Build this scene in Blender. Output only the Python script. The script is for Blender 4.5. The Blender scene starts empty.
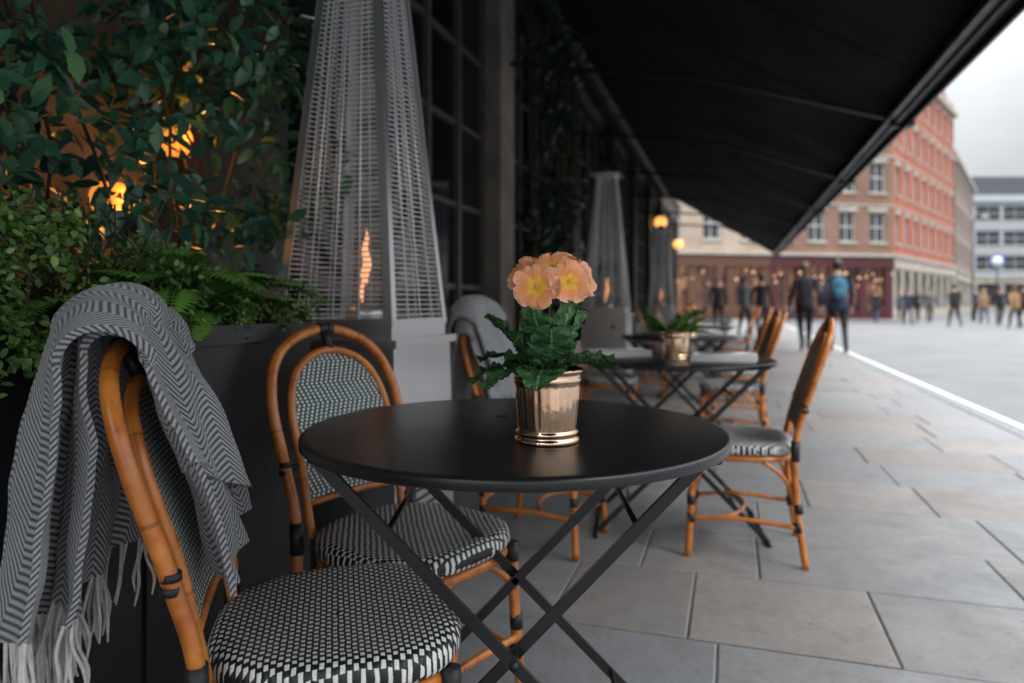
import bpy, math, random
from mathutils import Vector, Matrix, noise
random.seed(7)
R=random.random
def U(a,b): return a+(b-a)*random.random()
scene=bpy.context.scene
col=scene.collection
# ------------------------------------------------------------ materials
def newmat(name):
    m=bpy.data.materials.new(name); m.use_nodes=True
    nt=m.node_tree; b=nt.nodes['Principled BSDF']
    return m,nt,b
def MA(nt,op,a,b=None,c=None):
    n=nt.nodes.new('ShaderNodeMath'); n.operation=op
    for i,v in enumerate((a,b,c)):
        if v is None: continue
        if isinstance(v,(int,float)): n.inputs[i].default_value=v
        else: nt.links.new(v,n.inputs[i])
    return n.outputs[0]
def MIX(nt,f,a,b,mode='MIX'):
    n=nt.nodes.new('ShaderNodeMix'); n.data_type='RGBA'; n.blend_type=mode
    if isinstance(f,(int,float)): n.inputs[0].default_value=f
    else: nt.links.new(f,n.inputs[0])
    for i,v in ((6,a),(7,b)):
        if isinstance(v,tuple): n.inputs[i].default_value=(v[0],v[1],v[2],1)
        else: nt.links.new(v,n.inputs[i])
    return n.outputs[2]
def NOISE(nt,scale,detail=3,rough=.55,vec=None,out=0):
    n=nt.nodes.new('ShaderNodeTexNoise'); n.inputs['Scale'].default_value=scale
    n.inputs['Detail'].default_value=detail; n.inputs['Roughness'].default_value=rough
    if vec is None:
        tc=nt.nodes.new('ShaderNodeTexCoord'); vec=tc.outputs['Object']
    nt.links.new(vec,n.inputs['Vector'])
    return n.outputs[out]
def RAMP(nt,f,stops,interp='LINEAR'):
    n=nt.nodes.new('ShaderNodeValToRGB'); cr=n.color_ramp; cr.interpolation=interp
    while len(cr.elements)<len(stops): cr.elements.new(.5)
    for e,(p,c) in zip(cr.elements,stops):
        e.position=p; e.color=(c[0],c[1],c[2],1)
    nt.links.new(f,n.inputs[0]); return n.outputs[0]
def MR(nt,v,a,b,c,d):
    n=nt.nodes.new('ShaderNodeMapRange'); nt.links.new(v,n.inputs[0])
    for i,x in enumerate((a,b,c,d)): n.inputs[i+1].default_value=x
    return n.outputs[0]
def BUMP(nt,b,h,strength=.3,dist=.002):
    n=nt.nodes.new('ShaderNodeBump'); n.inputs['Strength'].default_value=strength
    n.inputs['Distance'].default_value=dist
    nt.links.new(h,n.inputs['Height']); nt.links.new(n.outputs[0],b.inputs['Normal'])
def setc(nt,b,s): nt.links.new(s,b.inputs['Base Color'])
def simple(name,c,rough=.5,metal=0,var=.25,scale=8,bump=0,bscale=60,bdist=.002,spec=.5):
    m,nt,b=newmat(name)
    n=NOISE(nt,scale)
    f=MR(nt,n,.3,.7,0,1)
    lo=tuple(x*(1-var) for x in c); hi=tuple(min(1,x*(1+var)) for x in c)
    setc(nt,b,MIX(nt,f,lo,hi))
    nt.links.new(MR(nt,n,.3,.7,min(1,rough*1.2),max(.02,rough*.8)),b.inputs['Roughness'])
    b.inputs['Metallic'].default_value=metal
    b.inputs['Specular IOR Level'].default_value=spec
    if bump: BUMP(nt,b,NOISE(nt,bscale),bump,bdist)
    return m
def emis(name,c,s):
    m,nt,b=newmat(name); b.inputs['Base Color'].default_value=(*c,1)
    b.inputs['Emission Color'].default_value=(*c,1); b.inputs['Emission Strength'].default_value=s
    m.cycles.emission_sampling='NONE'
    return m
def uvn(nt):
    n=nt.nodes.new('ShaderNodeUVMap'); s=nt.nodes.new('ShaderNodeSeparateXYZ')
    nt.links.new(n.outputs[0],s.inputs[0]); return s.outputs[0],s.outputs[1]
def objn(nt):
    n=nt.nodes.new('ShaderNodeTexCoord'); s=nt.nodes.new('ShaderNodeSeparateXYZ')
    nt.links.new(n.outputs['Object'],s.inputs[0]); return s.outputs[0],s.outputs[1],s.outputs[2]
def rndn(nt):
    n=nt.nodes.new('ShaderNodeAttribute'); n.attribute_name='rnd'; return n.outputs['Fac']

def m_rattan():
    m,nt,b=newmat('rattan_cane')
    u,v=uvn(nt)
    n=NOISE(nt,22,4); n2=NOISE(nt,5,2)
    c=RAMP(nt,n,[(.25,(.30,.07,.010)),(.45,(.56,.17,.022)),(.75,(.72,.27,.045))])
    c=MIX(nt,MR(nt,n2,.40,.75,0,.55),c,(.30,.075,.012))
    n5=NOISE(nt,48,3)
    c=MIX(nt,MR(nt,n5,.60,.72,0,.55),c,(.16,.04,.01))
    fr=MA(nt,'FRACT',MA(nt,'MULTIPLY',MA(nt,'ADD',u,MA(nt,'MULTIPLY',n2,.05)),4.1))
    node=MA(nt,'LESS_THAN',fr,.022)
    c=MIX(nt,MA(nt,'MULTIPLY',node,.6),c,(.14,.04,.01))
    setc(nt,b,c); b.inputs['Roughness'].default_value=.33
    b.inputs['Coat Weight'].default_value=.3; b.inputs['Coat Roughness'].default_value=.2
    BUMP(nt,b,MA(nt,'ADD',MA(nt,'MULTIPLY',n,.5),MA(nt,'MULTIPLY',node,.6)),.4,.0012)
    return m
def m_weave(name,ax,su,sv,back=False,dark=(.010,.013,.015),light=(.88,.89,.86)):
    m,nt,b=newmat(name)
    o=objn(nt)
    wob=NOISE(nt,35,1)
    wv=MA(nt,'MULTIPLY',MA(nt,'SUBTRACT',wob,.5),.004)
    u=MA(nt,'MULTIPLY',MA(nt,'ADD',MA(nt,'ADD',o[ax[0]],1.0),wv),1/su); v=MA(nt,'MULTIPLY',MA(nt,'ADD',MA(nt,'ADD',o[ax[1]],1.0),wv),1/sv)
    row=MA(nt,'FLOOR',v); fv=MA(nt,'FRACT',v)
    if back: sh=MA(nt,'MULTIPLY',MA(nt,'PINGPONG',row,6.0),.25)
    else: sh=MA(nt,'MULTIPLY',row,.5)
    fu=MA(nt,'FRACT',MA(nt,'ADD',u,sh))
    w=MA(nt,'LESS_THAN',fu,.5 if back else .54)
    a=MA(nt,'MULTIPLY',MA(nt,'GREATER_THAN',fv,.16),MA(nt,'LESS_THAN',fv,.84))
    wh=MA(nt,'MULTIPLY',w,a)
    n=NOISE(nt,300,2)
    lc=MIX(nt,MR(nt,n,.3,.7,0,1),tuple(x*.74 for x in light),light)
    c=MIX(nt,wh,dark,lc)
    setc(nt,b,c); b.inputs['Roughness'].default_value=.42
    hv=MA(nt,'SINE',MA(nt,'MULTIPLY',fv,math.pi))
    BUMP(nt,b,MA(nt,'ADD',MA(nt,'MULTIPLY',hv,.8),MA(nt,'MULTIPLY',wh,.5)),.7,.0016)
    return m
def m_blanket(name,light,dark,per=.0085,zig=.021):
    m,nt,b=newmat(name)
    u,v=uvn(nt)
    z=MA(nt,'PINGPONG',u,zig)
    f=MA(nt,'FRACT',MA(nt,'MULTIPLY',MA(nt,'ADD',MA(nt,'ADD',v,5.0),MA(nt,'MULTIPLY',z,1.15)),1/per))
    s=MA(nt,'SINE',MA(nt,'MULTIPLY',f,math.pi))
    n=NOISE(nt,700,2); n2=NOISE(nt,9,2)
    f2=MR(nt,MA(nt,'ADD',s,MA(nt,'MULTIPLY',MA(nt,'SUBTRACT',n,.5),.6)),.40,.92,0,1)
    c=MIX(nt,f2,dark,light)
    c=MIX(nt,MR(nt,n2,.3,.7,0,.2),c,tuple(x*.6 for x in dark))
    setc(nt,b,c); b.inputs['Roughness'].default_value=.95
    b.inputs['Sheen Weight'].default_value=.3; b.inputs['Specular IOR Level'].default_value=.1
    BUMP(nt,b,MA(nt,'ADD',s,n),.7,.0018)
    return m
def m_leaf(name,c1,c2,rough=.35,c3=None):
    m,nt,b=newmat(name)
    r=rndn(nt)
    st=[(0,c1),(.8,c2)]
    if c3: st.append((1,c3))
    c=RAMP(nt,r,st)
    setc(nt,b,c); b.inputs['Roughness'].default_value=rough
    return m
def m_slab():
    m,nt,b=newmat('york_stone')
    r=rndn(nt)
    c=RAMP(nt,r,[(0,(.255,.257,.262)),(.2,(.21,.22,.235)),(.38,(.29,.27,.255)),(.52,(.265,.22,.20)),(.62,(.22,.19,.175)),(.75,(.235,.24,.245)),(.88,(.20,.21,.225)),(1,(.31,.295,.275))])
    n=NOISE(nt,3.2,6,.65); n2=NOISE(nt,45,4,.7); n3=NOISE(nt,260,2); n4=NOISE(nt,9,4,.7); n5=NOISE(nt,28,1)
    c=MIX(nt,MR(nt,n,.35,.7,0,.6),c,(.14,.138,.14))
    c=MIX(nt,MR(nt,n4,.50,.66,0,.42),c,(.135,.125,.12))
    c=MIX(nt,MR(nt,n2,.45,.75,0,.42),c,(.115,.112,.11))
    c=MIX(nt,MR(nt,n5,.72,.75,0,.6),c,(.08,.078,.075))
    c=MIX(nt,MR(nt,n3,.55,.75,0,.4),c,(.42,.41,.39))
    setc(nt,b,c)
    nt.links.new(MR(nt,n,.35,.65,.30,.62),b.inputs['Roughness'])
    BUMP(nt,b,MA(nt,'ADD',n2,MA(nt,'ADD',n4,MA(nt,'MULTIPLY',n3,.3))),.4,.003)
    return m
def m_brick(name,c1,c2,mort=(.26,.22,.19)):
    m,nt,b=newmat(name)
    x,y,z=objn(nt)
    cmb=nt.nodes.new('ShaderNodeCombineXYZ')
    nt.links.new(MA(nt,'ADD',MA(nt,'MULTIPLY',x,.75),MA(nt,'MULTIPLY',y,.66)),cmb.inputs[0]); nt.links.new(z,cmb.inputs[1])
    br=nt.nodes.new('ShaderNodeTexBrick'); nt.links.new(cmb.outputs[0],br.inputs[0])
    br.inputs['Color1'].default_value=(*c1,1); br.inputs['Color2'].default_value=(*c2,1); br.inputs['Mortar'].default_value=(*mort,1)
    br.inputs['Scale'].default_value=1; br.inputs['Brick Width'].default_value=.225; br.inputs['Row Height'].default_value=.075; br.inputs['Mortar Size'].default_value=.006
    n=NOISE(nt,.6,5)
    c=MIX(nt,MR(nt,n,.3,.75,0,.5),br.outputs[0],tuple(q*.5 for q in c1))
    setc(nt,b,c); b.inputs['Roughness'].default_value=.85
    return m
rattan=m_rattan()
weave_seat=m_weave('woven_seat',(1,0),.0165,.0100)
weave_back=m_weave('woven_back',(1,2),.0150,.0085,True,(.008,.026,.030),(.76,.84,.80))
binding=simple('dark_binding',(.012,.014,.016),.45,var=.4,scale=60,bump=.4,bscale=400)
tabmat,nt_,b_=newmat('powder_coated_metal')
n_=NOISE(nt_,2.2,3,.5)
setc(nt_,b_,MIX(nt_,MR(nt_,n_,.35,.7,0,1),(.011,.012,.014),(.014,.015,.018)))
nt_.links.new(MR(nt_,n_,.3,.7,.29,.35),b_.inputs['Roughness'])
steel,nt_,b_=newmat('brushed_steel')
setc(nt_,b_,MIX(nt_,NOISE(nt_,6),(.58,.59,.61),(.76,.77,.79))); b_.inputs['Metallic'].default_value=.9
b_.inputs['Roughness'].default_value=.32
wire=simple('chrome_wire',(.86,.88,.91),.35,.35,.06,10)
darkmetal=simple('dark_metal',(.02,.021,.023),.4,.3)
copper,nt_,b_=newmat('rose_gilt_metal')
setc(nt_,b_,MIX(nt_,MR(nt_,NOISE(nt_,25,4),.35,.7,0,1),(.94,.68,.48),(.86,.54,.35))); b_.inputs['Metallic'].default_value=1
nt_.links.new(MR(nt_,NOISE(nt_,40,4),.3,.7,.06,.18),b_.inputs['Roughness']); BUMP(nt_,b_,NOISE(nt_,18,3),.25,.004)
planterm=simple('planter_black_paint',(.010,.011,.013),.45,var=.35,scale=5,bump=.15,bscale=40)
soil=simple('soil',(.02,.014,.01),.95,bump=.8,bscale=50,bdist=.01)
canvas_m=simple('awning_canvas',(.010,.011,.014),.9,var=.3,scale=1.5,spec=.15)
awnbar=simple('awning_bar_paint',(.06,.063,.07),.4,.2)
stonem=simple('limestone',(.17,.15,.13),.8,var=.35,scale=2.5,bump=.4,bscale=25,bdist=.004)
blackpaint=simple('shopfront_black_paint',(.012,.012,.013),.38,var=.3,scale=2)
brownpaint=simple('shopfront_brown_panel',(.024,.015,.012),.5,var=.4,scale=2)
frame_m=simple('window_frame_paint',(.075,.075,.078),.45)
shopglass=simple('shop_glass',(.008,.009,.010),.06,var=.3,scale=1)
ivym=m_leaf('climber_leaf',(.018,.062,.042),(.065,.180,.105),.22,(.13,.26,.10))
ivyd=m_leaf('dark_ivy_leaf',(.008,.022,.014),(.024,.055,.030),.4)
boxm=m_leaf('box_leaf',(.028,.075,.017),(.10,.20,.042),.38,(.20,.30,.065))
fernm=m_leaf('fern_leaf',(.05,.15,.03),(.13,.29,.05),.4)
stemm=simple('woody_stem',(.05,.035,.022),.85)
blank1=m_blanket('herringbone_wool',(.47,.48,.50),(.085,.09,.10),.0105,.024)
blank2=m_blanket('grey_wool',(.50,.51,.53),(.32,.33,.35),.006,.015)
fringem=simple('fringe_wool',(.62,.60,.57),.95,var=.2,scale=60)
slabm=m_slab()
mortar=simple('mortar',(.11,.105,.10),.95)
asphalt,nt_,b_=newmat('asphalt')
n_=NOISE(nt_,.8,6,.6); n2_=NOISE(nt_,120,2)
setc(nt_,b_,MIX(nt_,MR(nt_,n2_,.4,.7,0,.5),MIX(nt_,MR(nt_,n_,.35,.68,0,1),(.105,.108,.115),(.155,.156,.16)),(.21,.21,.21)))
b_.inputs['Roughness'].default_value=.7; BUMP(nt_,b_,n2_,.5,.004)
kerbm=simple('granite_kerb',(.19,.19,.19),.7,var=.25,scale=30)
paintw=simple('road_paint',(.75,.74,.71),.6,var=.12,scale=6)
paper=simple('paper',(.80,.80,.81),.6,var=.06)
prim,nt_,b_=newmat('primrose_leaf')
u_,v_=uvn(nt_)
vein=MA(nt_,'LESS_THAN',MA(nt_,'FRACT',MA(nt_,'ADD',MA(nt_,'MULTIPLY',u_,9.0),MA(nt_,'MULTIPLY',MA(nt_,'ABSOLUTE',v_),-2.2))),.14)
mid=MA(nt_,'LESS_THAN',MA(nt_,'ABSOLUTE',v_),.06)
vv=MA(nt_,'MAXIMUM',MA(nt_,'MULTIPLY',vein,.32),MA(nt_,'MULTIPLY',mid,.8))
base_=MIX(nt_,MR(nt_,NOISE(nt_,60,4),.35,.65,0,1),(.022,.090,.036),(.080,.21,.065))
setc(nt_,b_,MIX(nt_,vv,base_,(.28,.42,.20))); b_.inputs['Roughness'].default_value=.38
BUMP(nt_,b_,MA(nt_,'ADD',NOISE(nt_,160,3),MA(nt_,'MULTIPLY',vv,-1.0)),.9,.003)
pet,nt_,b_=newmat('petal_peach')
u_,v_=uvn(nt_)
edge_=MA(nt_,'ABSOLUTE',MA(nt_,'SUBTRACT',MA(nt_,'MULTIPLY',v_,2.0),1.0))
uu_=MA(nt_,'ADD',u_,MA(nt_,'MULTIPLY',MA(nt_,'SUBTRACT',NOISE(nt_,120,2),.5),.12))
pc=RAMP(nt_,uu_,[(0,(.45,.20,.005)),(.14,(.92,.45,.01)),(.30,(.94,.52,.02)),(.42,(.92,.33,.08)),(.65,(.92,.33,.13)),(.88,(.93,.42,.22)),(1,(.95,.56,.38))])
pc=MIX(nt_,MA(nt_,'MULTIPLY',MA(nt_,'POWER',edge_,4.0),.5),pc,(.95,.60,.42))
setc(nt_,b_,pc); b_.inputs['Roughness'].default_value=.6
BUMP(nt_,b_,MA(nt_,'SINE',MA(nt_,'MULTIPLY',v_,45.0)),.15,.001)
tubeglass,nt_,b_=newmat('flame_tube_glass'); b_.inputs['Base Color'].default_value=(.6,.6,.6,1); b_.inputs['Alpha'].default_value=.12; b_.inputs['Roughness'].default_value=.03
flame=emis('flame',(1,.42,.20),1.3)
amber=emis('amber_lamp_glass',(1,.34,.05),.9)
amber2=emis('lantern_glass',(1,.45,.12),1.6)
bulb=emis('warm_bulb',(1,.62,.32),2.5)
litwin,nt_,b_=newmat('lit_window'); b_.inputs['Base Color'].default_value=(.04,.03,.03,1); b_.inputs['Roughness'].default_value=.1
nt_.links.new(RAMP(nt_,NOISE(nt_,.9,4,.7),[(.40,(.02,.008,.004)),(.55,(.34,.14,.06)),(.68,(.95,.52,.26))]),b_.inputs['Emission Color']); b_.inputs['Emission Strength'].default_value=.5; litwin.cycles.emission_sampling='NONE'
# ------------------------------------------------------------ mesh builder
class MB:
    def __init__(s): s.V=[];s.F=[];s.M=[];s.UV=[];s.S=[];s.RN=[];s.mats=[]
    def mi(s,m):
        if m not in s.mats: s.mats.append(m)
        return s.mats.index(m)
    def add(s,vs,fs,mat,uv=None,smooth=False,rnd=.5):
        o=len(s.V); k=s.mi(mat)
        s.V.extend([tuple(v) for v in vs]); s.UV.extend(uv if uv else [(0,0)]*len(vs))
        s.RN.extend([rnd]*len(vs) if not isinstance(rnd,list) else rnd)
        for f in fs: s.F.append([i+o for i in f]); s.M.append(k); s.S.append(smooth)
    def box(s,x0,x1,y0,y1,z0,z1,mat,T=None,rnd=.5,bev=0):
        vs=[(x,y,z) for z in (z0,z1) for y in (y0,y1) for x in (x0,x1)]
        if T: vs=[T(Vector(v)) for v in vs]
        s.add(vs,[(0,2,3,1),(4,5,7,6),(0,1,5,4),(2,6,7,3),(0,4,6,2),(1,3,7,5)],mat,rnd=rnd)
    def bar(s,p,q,w,t,mat,side=Vector((0,1,0))):
        p=Vector(p);q=Vector(q);d=(q-p).normalized();a=side-side.dot(d)*d;a.normalize();b=d.cross(a)
        vs=[]
        for c in (p,q):
            for i,j in ((-1,-1),(1,-1),(1,1),(-1,1)): vs.append(c+a*(i*t/2)+b*(j*w/2))
        s.add(vs,[(3,2,1,0),(4,5,6,7),(0,1,5,4),(1,2,6,5),(2,3,7,6),(3,0,4,7)],mat)
    def tube(s,pts,r,mat,seg=10,sub=6,closed=False,rnd=.5,cap=True):
        P=[Vector(p) for p in pts]
        rr=r if isinstance(r,(list,tuple)) else [r]*len(P)
        out=[];ro=[]
        n=len(P)
        if sub>1 and n>2:
            rng=n if closed else n-1
            for i in range(rng):
                p1=P[i];p2=P[(i+1)%n]
                p0=P[(i-1)%n] if (closed or i>0) else p1*2-p2
                p3=P[(i+2)%n] if (closed or i+2<n) else p2*2-p1
                for k in range(sub):
                    t=k/sub
                    out.append(.5*((2*p1)+(-p0+p2)*t+(2*p0-5*p1+4*p2-p3)*t*t+(-p0+3*p1-3*p2+p3)*t**3))
                    ro.append(rr[i]*(1-t)+rr[(i+1)%n]*t)
            if not closed: out.append(P[-1]);ro.append(rr[-1])
        else: out=P;ro=list(rr)
        m=len(out)
        T0=(out[1]-out[0]).normalized()
        a=Vector((0,0,1)) if abs(T0.z)<.9 else Vector((1,0,0))
        a=(a-a.dot(T0)*T0).normalized()
        vs=[];uv=[];L=0
        for i in range(m):
            if closed: T=(out[(i+1)%m]-out[i-1])
            else: T=out[min(i+1,m-1)]-out[max(i-1,0)]
            if T.length<1e-9: T=T0
            T=T.normalized(); a=a-a.dot(T)*T; a.normalize(); b=T.cross(a)
            if i: L+=(out[i]-out[i-1]).length
            for k in range(seg):
                an=2*math.pi*k/seg
                vs.append(out[i]+(a*math.cos(an)+b*math.sin(an))*ro[i]); uv.append((L,k/seg))
        fs=[]
        for i in range(m if closed else m-1):
            j=(i+1)%m
            for k in range(seg):
                l=(k+1)%seg
                fs.append((i*seg+k,i*seg+l,j*seg+l,j*seg+k))
        if cap and not closed:
            fs.append(tuple(range(seg))[::-1]); fs.append(tuple((m-1)*seg+k for k in range(seg)))
        s.add(vs,fs,mat,uv,True,rnd)
    def lathe(s,prof,mat,c=(0,0,0),seg=48,ripple=None,smooth=True):
        vs=[];uv=[]
        for i,(r,z) in enumerate(prof):
            for k in range(seg):
                a=2*math.pi*k/seg
                q=r*(1+(ripple(a,i) if ripple else 0))
                vs.append((c[0]+q*math.cos(a),c[1]+q*math.sin(a),c[2]+z)); uv.append((r,k/seg))
        fs=[]
        for i in range(len(prof)-1):
            for k in range(seg):
                l=(k+1)%seg
                fs.append((i*seg+k,i*seg+l,(i+1)*seg+l,(i+1)*seg+k))
        s.add(vs,fs,mat,uv,smooth)
    def grid(s,fn,nu,nv,mat,uvf=None,rnd=.5,smooth=True):
        vs=[];uv=[]
        for i in range(nu+1):
            for j in range(nv+1):
                vs.append(fn(i/nu,j/nv)); uv.append(uvf(i/nu,j/nv) if uvf else (i/nu,j/nv))
        fs=[(i*(nv+1)+j,(i+1)*(nv+1)+j,(i+1)*(nv+1)+j+1,i*(nv+1)+j+1) for i in range(nu) for j in range(nv)]
        s.add(vs,fs,mat,uv,smooth,rnd)
    def ball(s,c,r,mat,sx=1,sy=1,sz=1,seg=16,rings=10):
        prof=[(max(1e-4,r*math.sin(math.pi*i/rings)),-r*math.cos(math.pi*i/rings)) for i in range(rings+1)]
        vs=[]
        for (q,z) in prof:
            for k in range(seg):
                a=2*math.pi*k/seg; vs.append((c[0]+q*math.cos(a)*sx,c[1]+q*math.sin(a)*sy,c[2]+z*sz))
        fs=[(i*seg+k,i*seg+(k+1)%seg,(i+1)*seg+(k+1)%seg,(i+1)*seg+k) for i in range(rings) for k in range(seg)]
        s.add(vs,fs,mat,None,True)
    def leaf(s,p,d,n,L,W,mat,rnd=None,droop=.15):
        d=Vector(d).normalized(); n=Vector(n); n=(n-n.dot(d)*d)
        if n.length<1e-4: n=Vector((0,0,1)).cross(d)
        n.normalize(); b=d.cross(n); p=Vector(p)
        def q(t,w,h): return p+d*(L*t)+b*(W*w)+n*(L*h)
        vs=[q(0,0,0),q(.32,0,-.04),q(.68,0,-.05-droop*.4),q(1,0,-droop),q(.25,.42,.03),q(.62,.46,.0-droop*.2),q(.25,-.42,.03),q(.62,-.46,.0-droop*.2)]
        s.add(vs,[(0,1,4),(1,2,5,4),(2,3,5),(0,6,1),(1,6,7,2),(2,7,3)],mat,None,True,R() if rnd is None else rnd)
    def mesh(s,name):
        me=bpy.data.meshes.new(name); me.from_pydata(s.V,[],s.F); 
        for m in s.mats: me.materials.append(m)
        me.polygons.foreach_set('material_index',s.M); me.polygons.foreach_set('use_smooth',s.S)
        uvl=me.uv_layers.new(name='UVMap')
        li=[0]*len(me.loops); me.loops.foreach_get('vertex_index',li)
        fl=[]
        for i in li: fl.extend(s.UV[i])
        uvl.data.foreach_set('uv',fl)
        at=me.attributes.new('rnd','FLOAT','POINT'); at.data.foreach_set('value',s.RN)
        me.update(); return me
    def obj(s,name,loc=(0,0,0),rz=0,parent=None):
        o=bpy.data.objects.new(name,s.mesh(name)); col.objects.link(o)
        o.location=loc; o.rotation_euler=(0,0,rz)
        if parent: o.parent=parent
        return o
def inst(name,me,loc,deg=0):
    o=bpy.data.objects.new(name,me); col.objects.link(o); o.location=loc; o.rotation_euler=(0,0,math.radians(deg)); return o
def rv():
    while True:
        v=Vector((U(-1,1),U(-1,1),U(-1,1)))
        if 0.01<v.length<1: return v.normalized()
# ------------------------------------------------------------ chair
def bx(z):
    t=max(0,(z-.45)/.475); return -.192-.150*t**1.15
def chair_mesh():
    m=MB()
    def outline(a):
        c,s_=math.cos(a),math.sin(a)
        x=math.copysign(abs(c)**.72,c)*.21; y=math.copysign(abs(s_)**.72,s_)*(.212+ .018*c)
        return x,y
    rings=[(0.02,.450),(.3,.4515),(.6,.456),(.82,.460),(.92,.459),(.975,.451),(1.0,.438),(1.0,.424),(.975,.414),(.93,.410),(.6,.412),(.02,.413)]
    seg=72;vs=[];fs=[]
    for r,z in rings:
        for k in range(seg):
            x,y=outline(2*math.pi*k/seg); vs.append((x*r,y*r,z))
    for i in range(len(rings)-1):
        for k in range(seg):
            l=(k+1)%seg; fs.append((i*seg+k,i*seg+l,(i+1)*seg+l,(i+1)*seg+k))
    m.add(vs,fs,weave_seat,None,True)
    ring=[]
    for k in range(28):
        x,y=outline(2*math.pi*k/28); ring.append((x*.93,y*.93,.398))
    m.tube(ring,.012,rattan,closed=True,sub=3)
    L=[(-.235,.20,0),(-.205,.188,.22),(bx(.45)-.006,.183,.45),(bx(.6),.192,.6),(bx(.74),.198,.74),(bx(.84),.172,.84),(bx(.90),.108,.90),(bx(.928),0,.928)]
    m.tube(L+[(x,-y,z) for x,y,z in L[-2::-1]],.0132,rattan,seg=14,sub=8)
    I=[(bx(.45),.145,.43),(bx(.6)+.004,.150,.6),(bx(.72)+.004,.150,.72),(bx(.80)+.004,.128,.80),(bx(.85)+.004,.080,.85),(bx(.872)+.004,0,.872)]
    m.tube(I+[(x,-y,z) for x,y,z in I[-2::-1]],.0105,rattan,seg=12,sub=8)
    m.tube([(bx(.51),.15,.51),(bx(.51)-.004,0,.515),(bx(.51),-.15,.51)],.009,rattan)
    def w(z):
        if z<.72: return .150
        t=min(1,(z-.72)/(.872-.72)); return .150*math.sqrt(max(0,1-t**2.1))
    def pf(off):
        def f(i,j):
            z=.51+(.868-.51)*j**.8; ww=w(z)*.98
            y=(i*2-1)*ww; return (bx(z)+.004+off-.010*(1-(y/.15)**2),y,z)
        return f
    m.grid(pf(.004),20,30,weave_back); m.grid(pf(-.004),20,30,weave_back)
    for sy in (1,-1):
        m.tube([(.175,.168*sy,.41),(.182,.176*sy,.2),(.195,.186*sy,0)],.0135,rattan,seg=12)
        m.tube([(.184,.178*sy,.15),(0,.19*sy,.165),(-.215,.192*sy,.15)],.009,rattan)
        m.tube([(.183,.174*sy,.22),(.15,.180*sy,.33),(.07,.186*sy,.392)],.008,rattan)
        m.tube([(-.204,.186*sy,.22),(-.16,.184*sy,.33),(-.08,.184*sy,.392)],.008,rattan)
        m.tube([(.183,.172*sy,.22),(.188,.14*sy,.33),(.19,.06*sy,.392)],.008,rattan)
        m.tube([(-.204,.182*sy,.22),(-.195,.14*sy,.33),(-.19,.06*sy,.392)],.008,rattan)
        for zz in (.14,.21):
            m.tube([(.183,.177*sy,zz-.005),(.182,.176*sy,zz+.03)],.0162,binding,sub=1)
            m.tube([(-.212,.191*sy,zz-.005),(-.207,.189*sy,zz+.03)],.0162,binding,sub=1)
        m.tube([(.175,.169*sy,.37),(.174,.168*sy,.415)],.0168,binding,sub=1)
        m.tube([(bx(.45)-.006,.1835*sy,.40),(bx(.47)-.004,.1835*sy,.475)],.0168,binding,sub=1)
        for zz in (.60,):
            m.tube([(bx(zz),.196*sy,zz),(bx(zz)+.003,.143*sy,zz)],.0062,binding,sub=1)
            for dz in (-.010,.010):
                m.tube([(bx(zz),.1925*sy,zz+dz-.006),(bx(zz),.1925*sy,zz+dz+.006)],.0150,binding,sub=1)
    m.tube([(.187,.18,.185),(.2,0,.2),(.187,-.18,.185)],.009,rattan)
    m.tube([(-.21,.19,.185),(-.22,0,.2),(-.21,-.19,.185)],.009,rattan)
    m.tube([(.06,.19,.162),(.0,.1,.17),(-.02,0,.172),(.0,-.1,.17),(.06,-.19,.162)],.008,rattan)
    for y in (-.012,0.012):
        m.tube([(bx(.923)-.002,y-.010,.928),(bx(.923)-.002,y+.010,.928)],.0162,binding,sub=1)
    m.tube([(bx(.928),0,.928),(bx(.872)+.004,0,.872)],.012,binding,sub=1)
    return m.mesh('bistro_chair')
CH=chair_mesh()
chairs=[(-.665,1.08,32),(-.735,1.52,-21),(-.74,2.84,-8),(.03,3.0,180),
        (.0,4.95,177),(.02,6.0,186),(-.86,5.1,4),(.02,7.3,182),(-.86,7.5,0),(-.86,9.3,5),(.0,9.3,178),(.02,11.4,180),(-.86,11.6,-5)]
for x,y,a in chairs: inst('bistro_chair',CH,(x,y,0),a)
# ------------------------------------------------------------ table
def table_mesh():
    m=MB(); r=.418;z=.75
    m.lathe([(.0001,z),(r-.012,z),(r-.005,z-.001),(r-.001,z-.004),(r,z-.009),(r,z-.018),(r-.003,z-.021),(r-.006,z-.020),(r-.008,z-.008),(.0001,z-.007)],tabmat,seg=120)
    a=.35
    for sy in (1,-1):
        m.bar((-a,.20*sy,.732),(a,.20*sy,.012),.020,.010,tabmat)
        m.bar((a,.165*sy,.732),(-a,.165*sy,.012),.020,.010,tabmat)
        m.tube([(0,.16*sy,.372),(0,.21*sy,.372)],.008,darkmetal,sub=1)
        m.box(-a+.01,a-.01,.182*sy-.012,.182*sy+.012,.722,.734,tabmat)
    for x in (-a,a):
        m.tube([(x,-.23,.010),(x,.23,.010)],.009,tabmat,sub=1)
        m.tube([(x,-.21,.728),(x,.21,.728)],.007,tabmat,sub=1)
    for x,z0 in ((-.22,.60),(.22,.15),):
        m.tube([(x,-.2,z0),(x,.2,z0)],.006,tabmat,sub=1)
    for x,z0 in ((.22,.60),(-.22,.15)):
        m.tube([(x,-.165,z0),(x,.165,z0)],.006,tabmat,sub=1)
    m.lathe([(.004,z+.0012),(.011,z+.0012),(.013,z)],darkmetal,c=(-.03,.12,0),seg=20)
    return m.mesh('bistro_table')
TB=table_mesh()
tabs=[(-.417,1.337,17),(-.23,3.18,8),(-.38,5.3,0),(-.38,7.5,5),(-.38,9.5,0),(-.38,11.6,0)]
for x,y,a in tabs: inst('bistro_table',TB,(x,y,0),a)
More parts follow.
